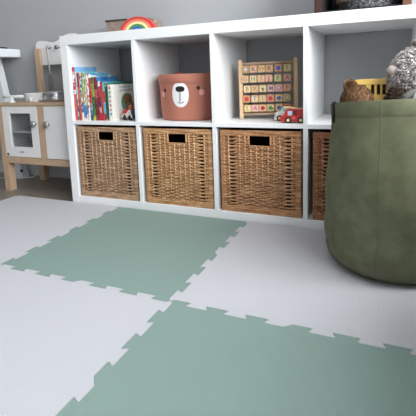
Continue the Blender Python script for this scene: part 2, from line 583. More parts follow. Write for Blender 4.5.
# x0, x1, height, depth, spine bands [(z fraction from, to, colours)], cover colour, label
BK = [
    (4.3, 5.75, 24.0, 15.5, [(0, .5, [(206, 74, 56), (214, 92, 70)]), (.5, .58, [NAVY, WHT]), (.58, .72, [RED, (226, 150, 140)]), (.72, .92, [(226, 170, 160), WHT, RED]), (.92, 1, [(196, 44, 40)])], [(118, 176, 222), (136, 188, 228)], 'tallest book with a red spine and sky blue cover, leftmost in the row'),
    (5.85, 6.55, 22.4, 17, [(0, .45, [(130, 120, 120), WHT, NAVY]), (.45, 1, [WHT, (180, 210, 226), (150, 190, 220)])], [(206, 222, 232), WHT], 'slim book with a pale blue and white speckled spine beside the tallest one'),
    (6.65, 7.85, 22.2, 17, [(0, .45, [(198, 62, 52), (206, 84, 70)]), (.45, .7, [(214, 110, 96), RED]), (.7, 1, [(176, 52, 56), (190, 70, 70)])], [(170, 202, 226), WHT], 'red-spined book second from the left among the red ones'),
    (7.95, 9.1, 21.8, 17.5, [(0, .12, [WHT]), (.12, .4, [(210, 190, 80), (70, 110, 150), WHT]), (.4, .7, [(90, 140, 180), WHT, (180, 200, 90)]), (.7, 1, [WHT, (60, 70, 90), (150, 190, 220)])], [(180, 210, 230), WHT], 'white and blue patterned book with dark specks on its spine'),
    (9.2, 10.4, 22.3, 18, [(0, .08, [(196, 90, 90), WHT]), (.08, .32, [(72, 130, 196), (96, 150, 210)]), (.32, .62, [(226, 190, 80), WHT, (220, 140, 90)]), (.62, .8, [(160, 190, 110), (220, 220, 160)]), (.8, 1, [WHT, (160, 190, 110), (190, 60, 50)])], [(214, 226, 230), (120, 190, 200)], 'book with a yellow, white and blue spine of small pictures'),
    (10.5, 11.3, 21.8, 18, [(0, .08, [WHT, (200, 90, 90)]), (.08, .3, [(64, 122, 194), WHT]), (.3, 1, [(190, 200, 120), (160, 190, 110), WHT])], [(120, 190, 206), (60, 130, 160)], 'book with a lime green spine and a blue foot'),
    (11.4, 12.7, 21.6, 19, [(0, .3, [WHT, WHT, (240, 238, 230), (214, 120, 110)]), (.3, 1, [WHT, (240, 238, 230), WHT, (208, 92, 84)])], [(116, 182, 210), (86, 160, 200), WHT], 'white-spined book sprinkled with small red marks'),
    (12.8, 14.0, 19.6, 19, [(0, .25, [(70, 60, 66), (96, 140, 170)]), (.25, .4, [(150, 180, 200), (200, 60, 54)]), (.4, .7, [(204, 50, 46), (214, 70, 60)]), (.7, .85, [WHT, (214, 70, 60)]), (.85, 1, [(206, 52, 44)])], [(96, 162, 206)], 'book with a bright red spine and dark foot'),
    (14.1, 15.5, 19.9, 17.5, [(0, .12, [(60, 80, 50), (190, 190, 60)]), (.12, .55, [(84, 130, 60), (60, 104, 54)]), (.55, .85, [(160, 180, 50), (140, 160, 60)]), (.85, 1, [(110, 140, 50), (70, 110, 50)])], [(90, 130, 60), (120, 170, 200)], 'book with an olive and leaf green spine'),
    (15.6, 17.0, 19.8, 18, [(0, .14, [(150, 50, 50)]), (.14, .5, [(104, 48, 44), (140, 64, 56)]), (.5, .72, [(176, 80, 72), (200, 110, 100)]), (.72, 1, [(150, 48, 60), (120, 30, 56)])], [(70, 132, 184), (50, 100, 160)], 'book with a maroon and brown spine'),
    (17.15, 18.8, 18.2, 19, [(0, .2, [(190, 40, 44)]), (.2, .34, [(198, 180, 150), (190, 40, 44)]), (.34, .6, [(172, 40, 50), (110, 40, 80)]), (.6, .82, [(190, 54, 54), (200, 80, 80)]), (.82, 1, [(52, 80, 150), WHT, (200, 60, 70)])], [(60, 120, 90), (70, 130, 184)], 'red-spined book with a blue and white checkered head'),
    (18.9, 19.9, 17.6, 18, [(0, .25, [(190, 40, 40)]), (.25, 1, [(206, 66, 48), (200, 58, 44)])], [(150, 196, 220)], 'thin plain orange-red book'),
    (20.0, 21.0, 17.6, 18, [(0, .18, [(186, 40, 40)]), (.18, .48, [(110, 180, 226), (130, 190, 230)]), (.48, .76, [(204, 62, 50)]), (.76, 1, [(150, 205, 215), (130, 190, 205)])], [(126, 184, 206)], 'thin red book with light blue patches on its spine'),
    (21.1, 23.1, 17.2, 21, [(0, .1, [(44, 104, 78), (220, 200, 110)]), (.1, .9, [(40, 98, 74), (46, 108, 82)]), (.9, 1, [(60, 124, 96), (180, 200, 180)])], [(48, 122, 96), (58, 140, 110)], 'dark green hardback with pale marks on its spine'),
]
for i, (x0, x1, h, d, bands, cov, lab) in enumerate(BK):
    if i: h -= .6; d -= 2.5
    x0 = 4.3 + (x0 - 4.3) * .965; x1 = 4.3 + (x1 - 4.3) * .965
    t = thing('picture_book', ((x0 + x1) / 2, 1.6 + i * .12, ZS), lab, 'book', 'picture books in the top left compartment')
    w = (x1 - x0) / 2
    cm = print_mat('book_cover_print', cov, (30, 30, 30), i)
    o = MB()
    o.box(-w, -w + .22, .02, d, 0, h).box(w - .22, w, .02, d, 0, h)
    o.build('cover', cm, t)
    for j, (a, b, cs) in enumerate(bands):
        mt = print_mat('spine_print', cs, (110, 110, 70 + 25 * (j % 3)), i * 7 + j) if len(cs) > 1 else flat('spine_print', cs[0], .35)
        MB().prism([(-w, .25), (-w, 0.04), (-w * .7, -.06), (w * .7, -.06), (w, .04), (w, .25)], a * h, b * h).build('spine', mt, t)
    MB().box(-w + .24, w - .24, .26, d - .4, .3, h - .35).build('pages', paper, t)
# the white book at the end, cover turned a little to the viewer
t = thing('picture_book', (23.8, 2.2, ZS), 'white book at the right end of the row with teddy picture on its cover', 'book', 'picture books in the top left compartment', rz=-.05)
cream = flat('book_cream', (238, 234, 224), .4)
MB().box(-1.1, -.88, .02, 17, 0, 15.8).box(0.88, 1.1, .02, 17, 0, 15.8).prism([(-1.1, .25), (-1.05, .04), (-.7, -.06), (.7, -.06), (1.05, .04), (1.1, .25)], 0, 15.8).build('cover', cream, t)
MB().box(-.87, .87, .27, 16.6, .3, 15.5).build('pages', paper, t)
def text_mesh(s, size, mat, name, parent, xf, ext=0.02, off=0.0):
    cu = bpy.data.curves.new('txt', 'FONT'); cu.body = s; cu.size = size; cu.extrude = ext; cu.offset = off; cu.align_x = 'CENTER'; cu.align_y = 'CENTER'
    cu.resolution_u = 3
    to = bpy.data.objects.new('txt', cu); COL.objects.link(to)
    bpy.context.view_layer.update()
    dg = bpy.context.evaluated_depsgraph_get()
    me = bpy.data.meshes.new_from_object(to.evaluated_get(dg))
    bpy.data.objects.remove(to)
    m = MB(); m.add([v.co.copy() for v in me.vertices], [list(p.vertices) for p in me.polygons], xf)
    bpy.data.meshes.remove(me)
    return m.build(name, mat, parent)
ink = flat('grey_ink', (120, 118, 112), .6)
RXp = Matrix.Rotation(PI / 2, 4, 'X')                       # text upright, facing -y
RZp = Matrix.Rotation(PI / 2, 4, 'Z') @ RXp                  # upright, facing +x
m = MB()
rr = random.Random(5)
for (z, n_) in ((14.2, 9), (12.7, 10)):      # the title: two lines of small grey letters, too blurred to read
    y = 5.5
    for k in range(n_):
        wl = rr.uniform(.35, .75); hh = rr.choice([.7, .7, 1.0])
        m.box(1.1, 1.13, y, y + .16, z, z + hh)
        m.box(1.1, 1.13, y + .16, y + wl, z, z + .16)
        if rr.random() > .4: m.box(1.1, 1.13, y + wl - .16, y + wl, z, z + .7)
        y += wl + rr.choice([.25, .25, .6])
m.build('cover_title', ink, t)
def disc_x(m, x, cy, cz, ry, rz, n=24, th=.03):
    m.prism([(cy + ry * math.cos(2 * PI * k / n), cz + rz * math.sin(2 * PI * k / n)) for k in range(n)], x, x + th, 'x')
m = MB().use(flat('print_green', (96, 150, 130), .5)); disc_x(m, 1.1, 9.6, 7.6, 3.6, 4.0)
m.use(flat('print_brown', (150, 108, 66), .5)); disc_x(m, 1.13, 10.8, 9.0, 3.3, 2.6); disc_x(m, 1.13, 12.3, 5.6, 2.6, 2.8)
m.use(flat('print_skin', (206, 140, 110), .5)); disc_x(m, 1.16, 11.4, 6.2, 1.4, 1.4)
m.build('cover_picture', None, t)
m = MB()
for k, c in enumerate([(200, 90, 80), (120, 180, 150), (120, 180, 150), (206, 150, 140), (206, 120, 110), (206, 150, 140), (90, 150, 200)]):
    m.use(flat('spine_letters', c, .5)); z = 13.8 - k * 1.9
    m.box(-.45, .45, -.09, -.05, z, z + 1.1)
m.build('spine_letters', None, t)

# toy car standing in front of the white book
t = thing('toy_race_car', (31.0, 6.2, ZS), 'small red, white and navy toy car with round fenders in front of the white book', 'toy car', rz=math.radians(-12))
cr = flat('toy_red_paint', (176, 46, 44), .3); cw = flat('toy_white_paint', (226, 218, 206), .35); cn = flat('toy_navy_paint', (32, 42, 78), .3)
m = MB().ball((0, 0, 2.6), (3.9, 2.2, 2.0), 24, 12); m.build('body', cw, t, True)
m = MB().ball((-1.6, -.4, 3.2), (2.2, 2.0, 1.9), 20, 12); m.build('hood', cr, t, True)
m = MB().ball((2.6, -.1, 2.8), (1.7, 2.1, 2.2), 20, 12); m.build('rear_shell', cn, t, True)
m = MB()
m.tube([(-3.2 + .3 * k, -2.15 + .02 * k, 1.2 + 1.9 * math.sin(k / 12 * PI)) for k in range(13)], .34, 8)
m.tube([(.2 + .25 * k, -2.2, 1.2 + 2.6 * math.sin(k / 12 * PI)) for k in range(13)], .3, 8)
m.build('fender', cw, t, True)
for wx in (-1.9, 1.7):
    for wy in (-2.0, 1.4):
        MB().cyl((wx, wy, 1.25), (wx, wy + .6, 1.25), 1.25, 20).build('wheel', M['black'], t)
m = MB().tube([(.6, 0, 4.4), (.2, 0, 5.2), (.5, 0, 6.0), (.9, 0, 6.6)], [.7, .9, .8, .3], 10)
m.build('driver_figure', flat('toy_skin', (196, 120, 92), .5), t, True)

# ------------------------------------------------------------------ bear storage basket
bc = (55.8, 17.5)
t = thing('bear_storage_basket', (bc[0], bc[1], ZS), 'terracotta felt storage basket with a white bear muzzle and pink cheeks', 'storage basket')
felt = Mat('terracotta_felt', (178, 116, 98), .9, spec=.2).bump_noise(500, .25).m
R0, R1, HB = 12.9, 14.0, 19.3
def rad(z): return R0 + (R1 - R0) * min(1, z / HB) ** .7
def bear_fn(p, a, r, z):
    k = 1 + .012 * math.sin(3 * a + 1) * (z / HB) + .006 * math.sin(7 * a + z * .3)
    return Vector((p.x * k, p.y * k, p.z))
prof = [(0, 0), (R0 - 1.2, 0), (R0 - .3, .25), (R0, 1.0)] + [(rad(z), z) for z in (3, 6, 9, 12, 14.5, 15.4)] + [(rad(15.6) + .18, 15.7), (R1 + .25, 16.5), (R1 + .25, HB - .3), (R1, HB), (R1 - .5, HB), (R1 - .7, HB - .4), (R0 - .7, 1.0), (0, .9)]
MB().lathe(prof, 72, fn=bear_fn).build('basket_body', felt, t, True, 50)
def patch(m, pts, off, th=.08):
    """pts: (angle deg, z) outline on the front of the cylinder, fan filled from centre with rings"""
    ca = sum(a for a, _ in pts) / len(pts); cz = sum(z for _, z in pts) / len(pts)
    vs, fs = [], []
    K = 5; n = len(pts)
    for k in range(K + 1):
        f = k / K
        for a, z in pts:
            aa = math.radians(ca + (a - ca) * f); zz = cz + (z - cz) * f
            an = aa - PI / 2
            kk = 1 + .012 * math.sin(3 * an + 1) * (zz / HB) + .006 * math.sin(7 * an + zz * .3)
            r = rad(zz) * kk + off - (th if k == K else 0) * .9
            vs.append((r * math.sin(aa), -r * math.cos(aa), zz))
    for k in range(K):
        for i in range(n):
            j = (i + 1) % n
            fs.append((k * n + i, k * n + j, (k + 1) * n + j, (k + 1) * n + i))
    m.add(vs, fs)
def oval(a, z, ra, rz, n=28, p=2.0):
    o = []
    for k in range(n):
        an = 2 * PI * k / n
        c_, s_ = math.cos(an), math.sin(an)
        o.append((a + ra * abs(c_) ** (2 / p) * (1 if c_ >= 0 else -1), z + rz * abs(s_) ** (2 / p) * (1 if s_ >= 0 else -1)))
    return o
m = MB(); patch(m, oval(6.2, 50.1 - ZS, 15.2, 5.15, 36, 2.2), .12); m.build('muzzle', flat('white_felt', (236, 234, 232), .9), t, True)
m = MB(); patch(m, oval(6.6, 52.4 - ZS, 8.0, 1.15, 28, 2.6), .24); m.build('nose', flat('black_felt', (22, 22, 24), .8), t, True)
blk = flat('black_thread', (30, 28, 28), .8)
def cyl_pt(a, z, off):
    aa = math.radians(a); r = rad(z) + off + .1
    return (r * math.sin(aa), -r * math.cos(aa), z)
m = MB().tube([cyl_pt(6.3 + .3 * math.sin(k), 52 - ZS - k * .75, .12) for k in range(7)], .13, 6)
m.tube([cyl_pt(1.5 + 11 * k / 8, 47.2 - ZS - .5 * math.sin(PI * k / 8), .12) for k in range(9)], .13, 6)
m.build('mouth', blk, t, True)
for a, z in ((-25.2, 52.0), (37.8, 52.7)):
    m = MB(); patch(m, oval(a, z - ZS, 3.1, .78, 20), .2); m.build('eye', blk, t, True)
pink = flat('pink_felt', (226, 160, 154), .9)
for a, z in ((-32.5, 50.3), (44.5, 50.8)):
    m = MB(); patch(m, oval(a, z - ZS, 5.2, 1.25, 22), .16); m.build('cheek', pink, t, True)
for a in (-8, 62):
    aa = math.radians(a)
    xf = Matrix.Translation(((R1 - .9) * math.sin(aa) - 1.6, 6.5 if a < 0 else 2, HB - .4)) @ Matrix.Rotation(aa * .3, 4, 'Z')
    pts = [(2.0 * math.cos(PI * k / 12), 1.5 * math.sin(PI * k / 12)) for k in range(13)]
    if a < 0:
        xf = Matrix.Translation((-10.6, 8.2, HB - .4))
    else:
        xf = Matrix.Translation((8.5, 10.4, HB - .5))
    MB().prism([(q * 1.0, w_ * 1.2) for q, w_ in pts], -.3, .3, 'y', xf).build('ear', felt, t, False)

# ------------------------------------------------------------------ alphabet abacus
t = AB = thing('alphabet_abacus', (78.9, 14.5, ZS), 'wooden abacus frame with five rows of printed alphabet and picture blocks', 'toy abacus', rz=math.radians(16))
AW, AH = 24.0, 24.0
AB.rotation_euler[1] = math.radians(-.6)
lean = math.radians(-1)
LX = Matrix.Rotation(lean, 4, 'X')
for x in (0, AW - 2.0):
    sgn = 1 if x == 0 else -1
    m = MB(); m.box(x + .2, x + 1.8, -.9, .9, 0.1, AH, .25, LX); m.build('post', M['pine'], t)
    m = MB(); m.tube([(x + 1, 3.0, AH - 3.5), (x + 1, 8.5, .6)], .6, 8); m.build('rear_leg', M['pine'], t)
MB().tube([LX @ Vector((1.9, 0, AH - 1.7)), LX @ Vector((AW - 1.9, 0, AH - 1.7))], .65, 12).build('top_rail', M['birch_x'], t, True)
MB().tube([LX @ Vector((1.9, 0, 1.9)), LX @ Vector((AW - 1.9, 0, 1.9))], .6, 12).build('bottom_rail', M['birch_x'], t, True)
rowz = [21.0, 16.6, 12.3, 8.3, 4.6]
rowz = [20.1, 16.2, 12.2, 8.2, 4.35]
rows_px = [[243.8, 251.3, 258.9, 266.2, 274.6, 282.9], [243, 250.8, 258.3, 265.5, 274, 282.7], [245.2, 252.5, 260, 267.8, 275.2, 282.7],
           [244.3, 252.2, 259.6, 267.1, 275, 282.4], [245.2, 252.4, 259.6, 267, 275.1, 282.8]]
def sym(i, j):
    return SY[i][j]
# (text or shape, colour, face tint)
O_, G_, P_, R_, B_, V_ = (206, 140, 80), (70, 130, 90), (196, 110, 150), (190, 44, 48), (58, 104, 168), (150, 110, 160)
SY = [[('ring', (170, 200, 205), (190, 140, 96)), ('K', (110, 84, 80), (224, 180, 150)), ('W', (200, 130, 80), (226, 190, 140)), ('R', (126, 100, 84), (220, 176, 130)), ('disc', B_, (214, 140, 130)), ('E', (120, 140, 80), (216, 206, 140))],
      [('G', (150, 116, 90), (222, 184, 140)), ('H', (60, 140, 116), (232, 200, 150)), ('S', (196, 110, 160), (232, 196, 140)), ('J', (186, 40, 46), (230, 180, 160)), ('F', (70, 130, 130), (214, 206, 140)), ('A', (150, 100, 80), (224, 170, 150))],
      [('B', (130, 120, 96), (226, 204, 160)), ('X', (160, 120, 90), (222, 184, 140)), ('e', (44, 66, 82), (222, 206, 160)), ('M', (130, 110, 160), (230, 180, 170)), ('O', (160, 100, 160), (228, 184, 170)), ('P', (196, 90, 76), (226, 170, 140))],
      [('disc', (176, 60, 46), (204, 130, 96)), ('T', (110, 136, 180), (224, 196, 150)), ('i', (150, 140, 120), (216, 186, 140)), ('disc', (190, 60, 60), (220, 140, 130)), ('disc', (44, 92, 160), (230, 186, 130)), ('Q', (120, 130, 100), (206, 180, 130))],
      [('L', (60, 130, 70), (226, 200, 150)), ('A', (186, 90, 130), (228, 180, 170)), ('disc', (186, 44, 50), (232, 186, 150)), ('club', (74, 150, 60), (230, 196, 150)), ('disc', (60, 110, 170), (226, 190, 140)), ('T', (186, 70, 56), (214, 150, 110))]]
blockmat = wood('block_wood', (214, 176, 132), (198, 156, 112), 'x')
tints = {}
for i, z in enumerate(rowz):
    MB().tube([LX @ Vector((1.5, 0, z)), LX @ Vector((AW - 1.5, 0, z))], .28, 8).build('rod', M['pine'], t, True)
    for j, px in enumerate(rows_px[i]):
        bx = (px - 240) / 2.36 + 1.5
        if i > 1: bx -= .15
        o = MB().box(-1.5, 1.5, -1.5, 1.5, -1.5, 1.5, .22).build('letter_block', blockmat, t)
        p = LX @ Vector((bx + .0, 0, z)); o.location = p * S
        o.rotation_euler = (lean, 0, 0)
        s_, c_, tint = SY[i][j]
        tint = tuple(tint)
        if tint not in tints: tints[tint] = flat('block_face_tint', tint, .6)
        f = MB().box(-1.22, 1.22, -1.53, -1.49, -1.22, 1.22).build('printed_face', tints[tint], o)
        cm = flat('block_print', c_, .6)
        if s_ == 'disc':
            m = MB(); m.prism([(.85 * math.cos(2 * PI * k / 20), .85 * math.sin(2 * PI * k / 20)) for k in range(20)], -1.56, -1.52, 'y')
            m.build('printed_picture', cm, o)
        elif s_ == 'ring':
            m = MB(); m.prism([(.75 * math.cos(2 * PI * k / 6), .75 * math.sin(2 * PI * k / 6)) for k in range(6)], -1.56, -1.52, 'y'); m.build('printed_picture', cm, o)
        elif s_ == 'club':
            m = MB()
            for cx_, cz_ in ((-.5, -.25), (.5, -.25), (0, .45)):
                m.prism([(cx_ + .52 * math.cos(2 * PI * k / 14), cz_ + .52 * math.sin(2 * PI * k / 14)) for k in range(14)], -1.56, -1.52, 'y')
            m.box(-.15, .15, -1.56, -1.52, -.95, 0); m.build('printed_picture', cm, o)
        else:
            text_mesh(s_, 2.5, cm, 'printed_letter', o, Matrix.Translation((0, -1.54, -.02)) @ RXp, off=.035)


# ------------------------------------------------------------------ toy cars in the third compartment
def wheel(m_t, x, y, z, r, hub, par, w=.8):
    o = MB().lathe([(0, 0), (r - .2, 0), (r, .15), (r, w - .15), (r - .2, w), (0, w)], 24, xf=Matrix.Translation((x, y, z)) @ Matrix.Rotation(-PI / 2, 4, 'X')).build('wheel', M['black'], par, True, 40)
    MB().lathe([(0, 0), (r * .5, 0), (r * .5, .1), (0, .14)], 16, xf=Matrix.Translation((x, y + .03, z)) @ Matrix.Rotation(PI / 2, 4, 'X')).build('hubcap', hub, o, False)
hubm = flat('cream_hub', (226, 206, 150), .5)
t = thing('toy_fire_engine', (99.0, 2.4, ZS), 'small red wooden fire engine with a ladder on top beside the abacus', 'toy vehicle', rz=math.radians(4))
redw = flat('red_lacquer', (186, 42, 44), .3)
prof = [(0, .9), (.05, 2.0), (.35, 2.6), (1.5, 3.2), (2.1, 4.6), (2.5, 5.0), (8.7, 5.1), (8.9, 4.8), (8.9, .9), (8.5, .6), (.5, .6)]
MB().prism(prof, 0, 4.4, 'y').build('body', redw, t)
MB().box(2.75, 4.3, -.05, .02, 2.9, 4.45, .0).build('window', flat('window_blue', (176, 200, 222), .2), t)
MB().box(4.8, 6.0, -.05, .02, 3.0, 4.7).build('window', flat('window_dark', (72, 40, 42), .3), t)
MB().prism([(1.45, 3.3), (2.05, 4.55), (2.15, 4.5), (1.55, 3.25)], .4, 4.0, 'y', Matrix.Translation((-.08, 0, .05))).build('windscreen', flat('screen_grey', (90, 90, 100), .2), t)
m = MB()
for k in range(7):
    a = 2 * PI * k / 7; m.box(4.9 + .4 * math.cos(a) - .12, 4.9 + .4 * math.cos(a) + .12, -.04, .01, 1.9 + .4 * math.sin(a) - .12, 1.9 + .4 * math.sin(a) + .12)
m.build('emblem', flat('pale_pink_print', (220, 150, 140), .5), t)
for wx in (2.9, 7.4):
    wheel(None, wx, -.35, 1.15, 1.15, hubm, t)
    o = MB().cyl((wx, 3.9, 1.15), (wx, 4.7, 1.15), 1.15, 20).build('wheel', M['black'], t)
m = MB().box(1.6, 9.2, .7, 1.1, -.25, .25, .08).box(1.6, 9.2, 2.6, 3.0, -.25, .25, .08)
for k in range(9): m.box(2.0 + k * .85, 2.25 + k * .85, 1.05, 2.65, -.15, .15)
lad = m.build('ladder', M['pine'], t); lad.location = Vector((-.6, 0, 6.0)) * S; lad.rotation_euler = (0, math.radians(6), 0)
MB().box(7.2, 8.2, 1.2, 2.6, 5.05, 5.3).build('ladder_mount', redw, t)

t = thing('toy_car', (95.2, 8.6, ZS), 'small white wooden toy car with pale green windows behind the red fire engine', 'toy vehicle', rz=math.radians(12))
prof = [(0, .8), (-.1, 1.8), (.3, 2.9), (1.2, 3.5), (2.2, 3.7), (3.0, 4.9), (3.6, 5.2), (6.6, 5.2), (7.4, 3.8), (8.2, 3.2), (8.3, .8), (7.9, .5), (.4, .5)]
MB().prism(prof, 0, 4.4, 'y').build('body', flat('white_lacquer', (226, 226, 220), .3), t)
MB().prism([(2.75, 3.85), (3.4, 4.95), (6.2, 4.95), (6.8, 3.85)], -.05, .02, 'y').build('window', flat('pale_green_glass', (150, 176, 160), .25), t)
MB().prism([(2.1, 3.7), (2.9, 4.95), (3.0, 4.9), (2.2, 3.68)], .4, 4.0, 'y', Matrix.Translation((-.06, 0, .03))).build('windscreen', flat('green_glass', (130, 160, 150), .2), t)
m = MB()
for k in range(4): m.box(-.14, .6, -.04, .01, 1.3 + .4 * k, 1.45 + .4 * k)
m.build('grille', M['grey_plastic'], t)
for wx in (1.9, 6.4):
    wheel(None, wx, -.3, 1.15, 1.15, hubm, t)
    MB().cyl((wx, 3.9, 1.15), (wx, 4.6, 1.15), 1.15, 20).build('wheel', M['black'], t)

# ------------------------------------------------------------------ on top of the shelf unit
t = thing('rainbow_stacker', (33.3, 13.0, H), 'wooden toy rainbow of nested arches standing on the shelf unit', 'toy rainbow', rz=math.radians(0))
cols = [(206, 62, 60), (226, 130, 104), (240, 222, 160), (72, 140, 84), (52, 96, 170), (150, 200, 226)]
rx_, rz_ = 9.1, 6.9
for k, c in enumerate(cols):
    a0, a1 = rx_ - k * 1.42, rx_ - (k + 1) * 1.42 + .06
    b0, b1 = rz_ - k * 1.03, rz_ - (k + 1) * 1.03 + .05
    N = 28
    out = [(a0 * math.cos(PI * i / N), b0 * math.sin(PI * i / N)) for i in range(N + 1)]
    if k == len(cols) - 1:
        pts = out
    else:
        pts = out + [(a1 * math.cos(PI * i / N), b1 * math.sin(PI * i / N)) for i in range(N, -1, -1)]
    MB().prism(pts, -1.2, 1.2, 'y').build('arch', Mat('rainbow_paint', c, .5).m, t)
t = thing('wooden_box', (6.6, 26, H), 'weathered taupe wooden box with a dark top edge lying behind the toy rainbow', 'box', rz=0)
tp = Mat('weathered_taupe_wood', (150, 134, 122), .8).noise_color([(124, 108, 98), (158, 142, 130)], (40, 40, 200), 4).m
MB().prism([(0, 0), (0, 8.7), (24.5, 8.3), (27.0, 7.4), (27.2, 0)], 0, 8, 'y').build('box_body', tp, t)
MB().prism([(-.3, 8.1), (-.3, 9.0), (12, 8.8), (12, 8.1)], -.35, 8.2, 'y').build('dark_edge', Mat('dark_brown_trim', (62, 50, 44), .7).m, t)

t = thing('open_wooden_crate', (111.3, 1.2, H), 'dark reddish-brown wooden open box at the right end of the shelf top', 'crate')
dw = wood('dark_mahogany', (74, 42, 32), (54, 28, 22), 'z', .45)
dwm = wood('brown_walnut', (120, 78, 56), (96, 60, 42), 'z', .5)
MB().box(0, 2.5, 0, 26, 0, 30, .15).build('side_panel', dw, t)
MB().box(27.2, 29.8, 0, 26, 0, 30, .15).build('side_panel', dwm, t)
MB().box(2.5, 2.8, .4, 25, .6, 28.4).build('inner_sheet', flat('crate_black_sheet', (14, 12, 11), .7), t)  # thin black sheet over the inner face of the left panel
MB().box(2.5, 27.2, 25, 26, 0, 30).build('back_panel', flat('crate_black_back', (16, 13, 12), .6), t)  # back and base are plain black
MB().box(2.5, 27.2, .3, 25, 28.4, 30).build('top_panel', dw, t)
MB().box(2.5, 27.2, .3, 25, 0, .6).build('bottom_panel', flat('crate_black_base', (16, 13, 12), .6), t)
t = thing('knitted_basket', (128.0, 12.9, H + .6), 'round dark grey knitted basket with a beige upper band inside the wooden box', 'basket')
kn = Mat('charcoal_knit', (70, 70, 72), .9).noise_color([(24, 24, 26), (80, 80, 82), (150, 150, 152)], (170, 170, 200), 1).m
def knit_fn(p, a, r, z):
    k = 1 + .018 * math.sin(a * 60 + (int(z / .55) % 2) * PI)
    return Vector((p.x * k, p.y * k, p.z))
pr = [(0, 0), (8.6, 0)]
for i in range(10):
    z = .3 + i * .3
    pr.append((9.2 + z * .42 + (.16 if i % 2 else -.1), z))
MB().lathe(pr, 120, fn=knit_fn, capends=False).build('knitted_body', kn, t, True)
MB().lathe([(10.4, 2.9), (10.8, 3.4), (11.4, 9.6), (10.9, 9.6), (10.0, 3.2)], 64, capends=False).build('beige_band', Mat('beige_yarn', (170, 146, 120), .9).bump_noise(300, .3).m, t, True)

# ------------------------------------------------------------------ green fabric bag
BC, BR, BH = (137.6, -19.6), 18.7, 47.4
canvas = Mat('olive_green_canvas', (106, 109, 84), .85, spec=.25)
canvas.noise_color([(99, 102, 77), (113, 116, 91)], (30, 30, 30), 4)
canvas.bump_weave(420, .35, .0006, axes=(0, 2))
canvas = canvas.m
t = thing('fabric_storage_bag', (BC[0], BC[1], MT), 'large round olive green canvas storage bag filled with soft toys', 'storage bag')
def bag_fn(p, a, r, z):
    if r < 1: return p
    ang = a
    q = Vector((p.x, p.y, 0)) / max(r, .01)
    nz = noise.noise(Vector((q.x * 1.6, q.y * 1.6, z * .055))) * .55 + noise.noise(Vector((q.x * 4 + 7, q.y * 4, z * .12))) * .22
    # diagonal tension folds
    nz += .16 * math.sin(z * .42 + a * 5.0) * math.exp(-((z - 14) / 14) ** 2)
    # sag at the foot
    sag = .9 * math.exp(-((z - 4) / 5) ** 2) * (.5 + .5 * math.sin(a * 3 + .4))
    # waist under the handle at the left
    da = (a - math.radians(190) + PI) % (2 * PI) - PI
    pinch = -.9 * math.exp(-(da / .35) ** 2) * math.exp(-((z - 36) / 7) ** 2) + .4 * math.exp(-(da / .5) ** 2) * math.exp(-((z - 47) / 4) ** 2)
    f = min(1, z / 3.0) if z < 3 else 1
    k = (nz * f * (1 if z < 46 else .5) + sag * f + pinch)
    tp = -1.5 * max(0, min(1, (z - 34) / 10)) * (.35 + .65 * max(0, -math.cos(a)))
    k += tp - 1.5 * max(0, -math.sin(a)) * math.exp(-(z / 6) ** 2) * min(1, z * 3) + .5 * max(0, -math.cos(a)) * math.exp(-((z - 18) / 15) ** 2) * min(1, z / 4)
    k -= .55 * math.exp(-((z - 7.5 - 1.2 * math.sin(a * 3 + 1)) / .9) ** 2) * (.5 + .5 * math.sin(a * 2 + .6)) + .4 * math.exp(-((z - 14 - 1.6 * math.sin(a * 2 + 3)) / 1.1) ** 2) * (.5 + .5 * math.sin(a * 3 + 2.2))
    return p + q * k + Vector((0, 0, (.2 * math.sin(a * 2 + 1) if z > 44 else 0) + (max(0, -math.sin(a)) * 1.75 - max(0, -math.cos(a)) * 1.0 + max(0, math.cos(a)) * .9) * max(0, min(1, (z - 36) / 10))))
prof = [(0, 0), (BR - 4.4, 0), (BR - 3.2, .15), (BR - 2.0, .8), (BR - 1.0, 2.0)] + [(BR - .5 * math.exp(-(k / 2.0)), 2.8 + k * 1.55) for k in range(27)]
zt = 2.8 + 26 * 1.55
prof += [(BR + .02, zt + .6), (BR + .16, zt + 1.0), (BR + .16, BH - .4), (BR, BH), (BR - .3, BH), (BR - .42, BH - .4), (BR - .42, 30), (BR - .5, 4), (0, 3.0)]
MB().lathe(prof, 128, fn=bag_fn).build('bag_body', canvas, t, True, 60)
# seam: two stitched folds running down the front
for an in (-11.3, 168.7):
    aa = math.radians(an) - PI / 2
    m = MB(); pts = []
    for k in range(40):
        z = 1.2 + k * (BH - 1.6) / 39
        r = BR + (.16 if z > zt + .8 else 0)
        p = bag_fn(Vector((r * math.cos(aa), r * math.sin(aa), z)), aa % (2 * PI), r, z)
        pts.append(p)
    m.tube(pts, .11, 6); m.build('seam', canvas, t, True)
m = MB(); pts = []
for k in range(120):
    a = 2 * PI * k / 120; z = zt + .75; r = BR + .06
    pts.append(bag_fn(Vector((r * math.cos(a), r * math.sin(a), z)), a, r, z))
m.tube(pts, .09, 5, closed=True); m.build('hem_stitching', canvas, t, True)
web = flat('black_webbing', (14, 14, 15), .7)
for an in (204, 24):
    a = math.radians(an)
    m = MB(); path = []
    for z, rr_ in ((BH - 5.4, .35), (BH - 3, .4), (BH - .6, .42), (BH + .25, .1), (BH + .3, -.4), (BH - .5, -.75), (BH - 5, -.75)):
        r = BR + rr_
        path.append(bag_fn(Vector((r * math.cos(a), r * math.sin(a), z)), a % (2 * PI), r, min(z, BH)))
    m.tube(path, .95, 8, flat=.16, up=(-math.sin(a), math.cos(a), 0)); m.build('handle_strap', web, t, True)


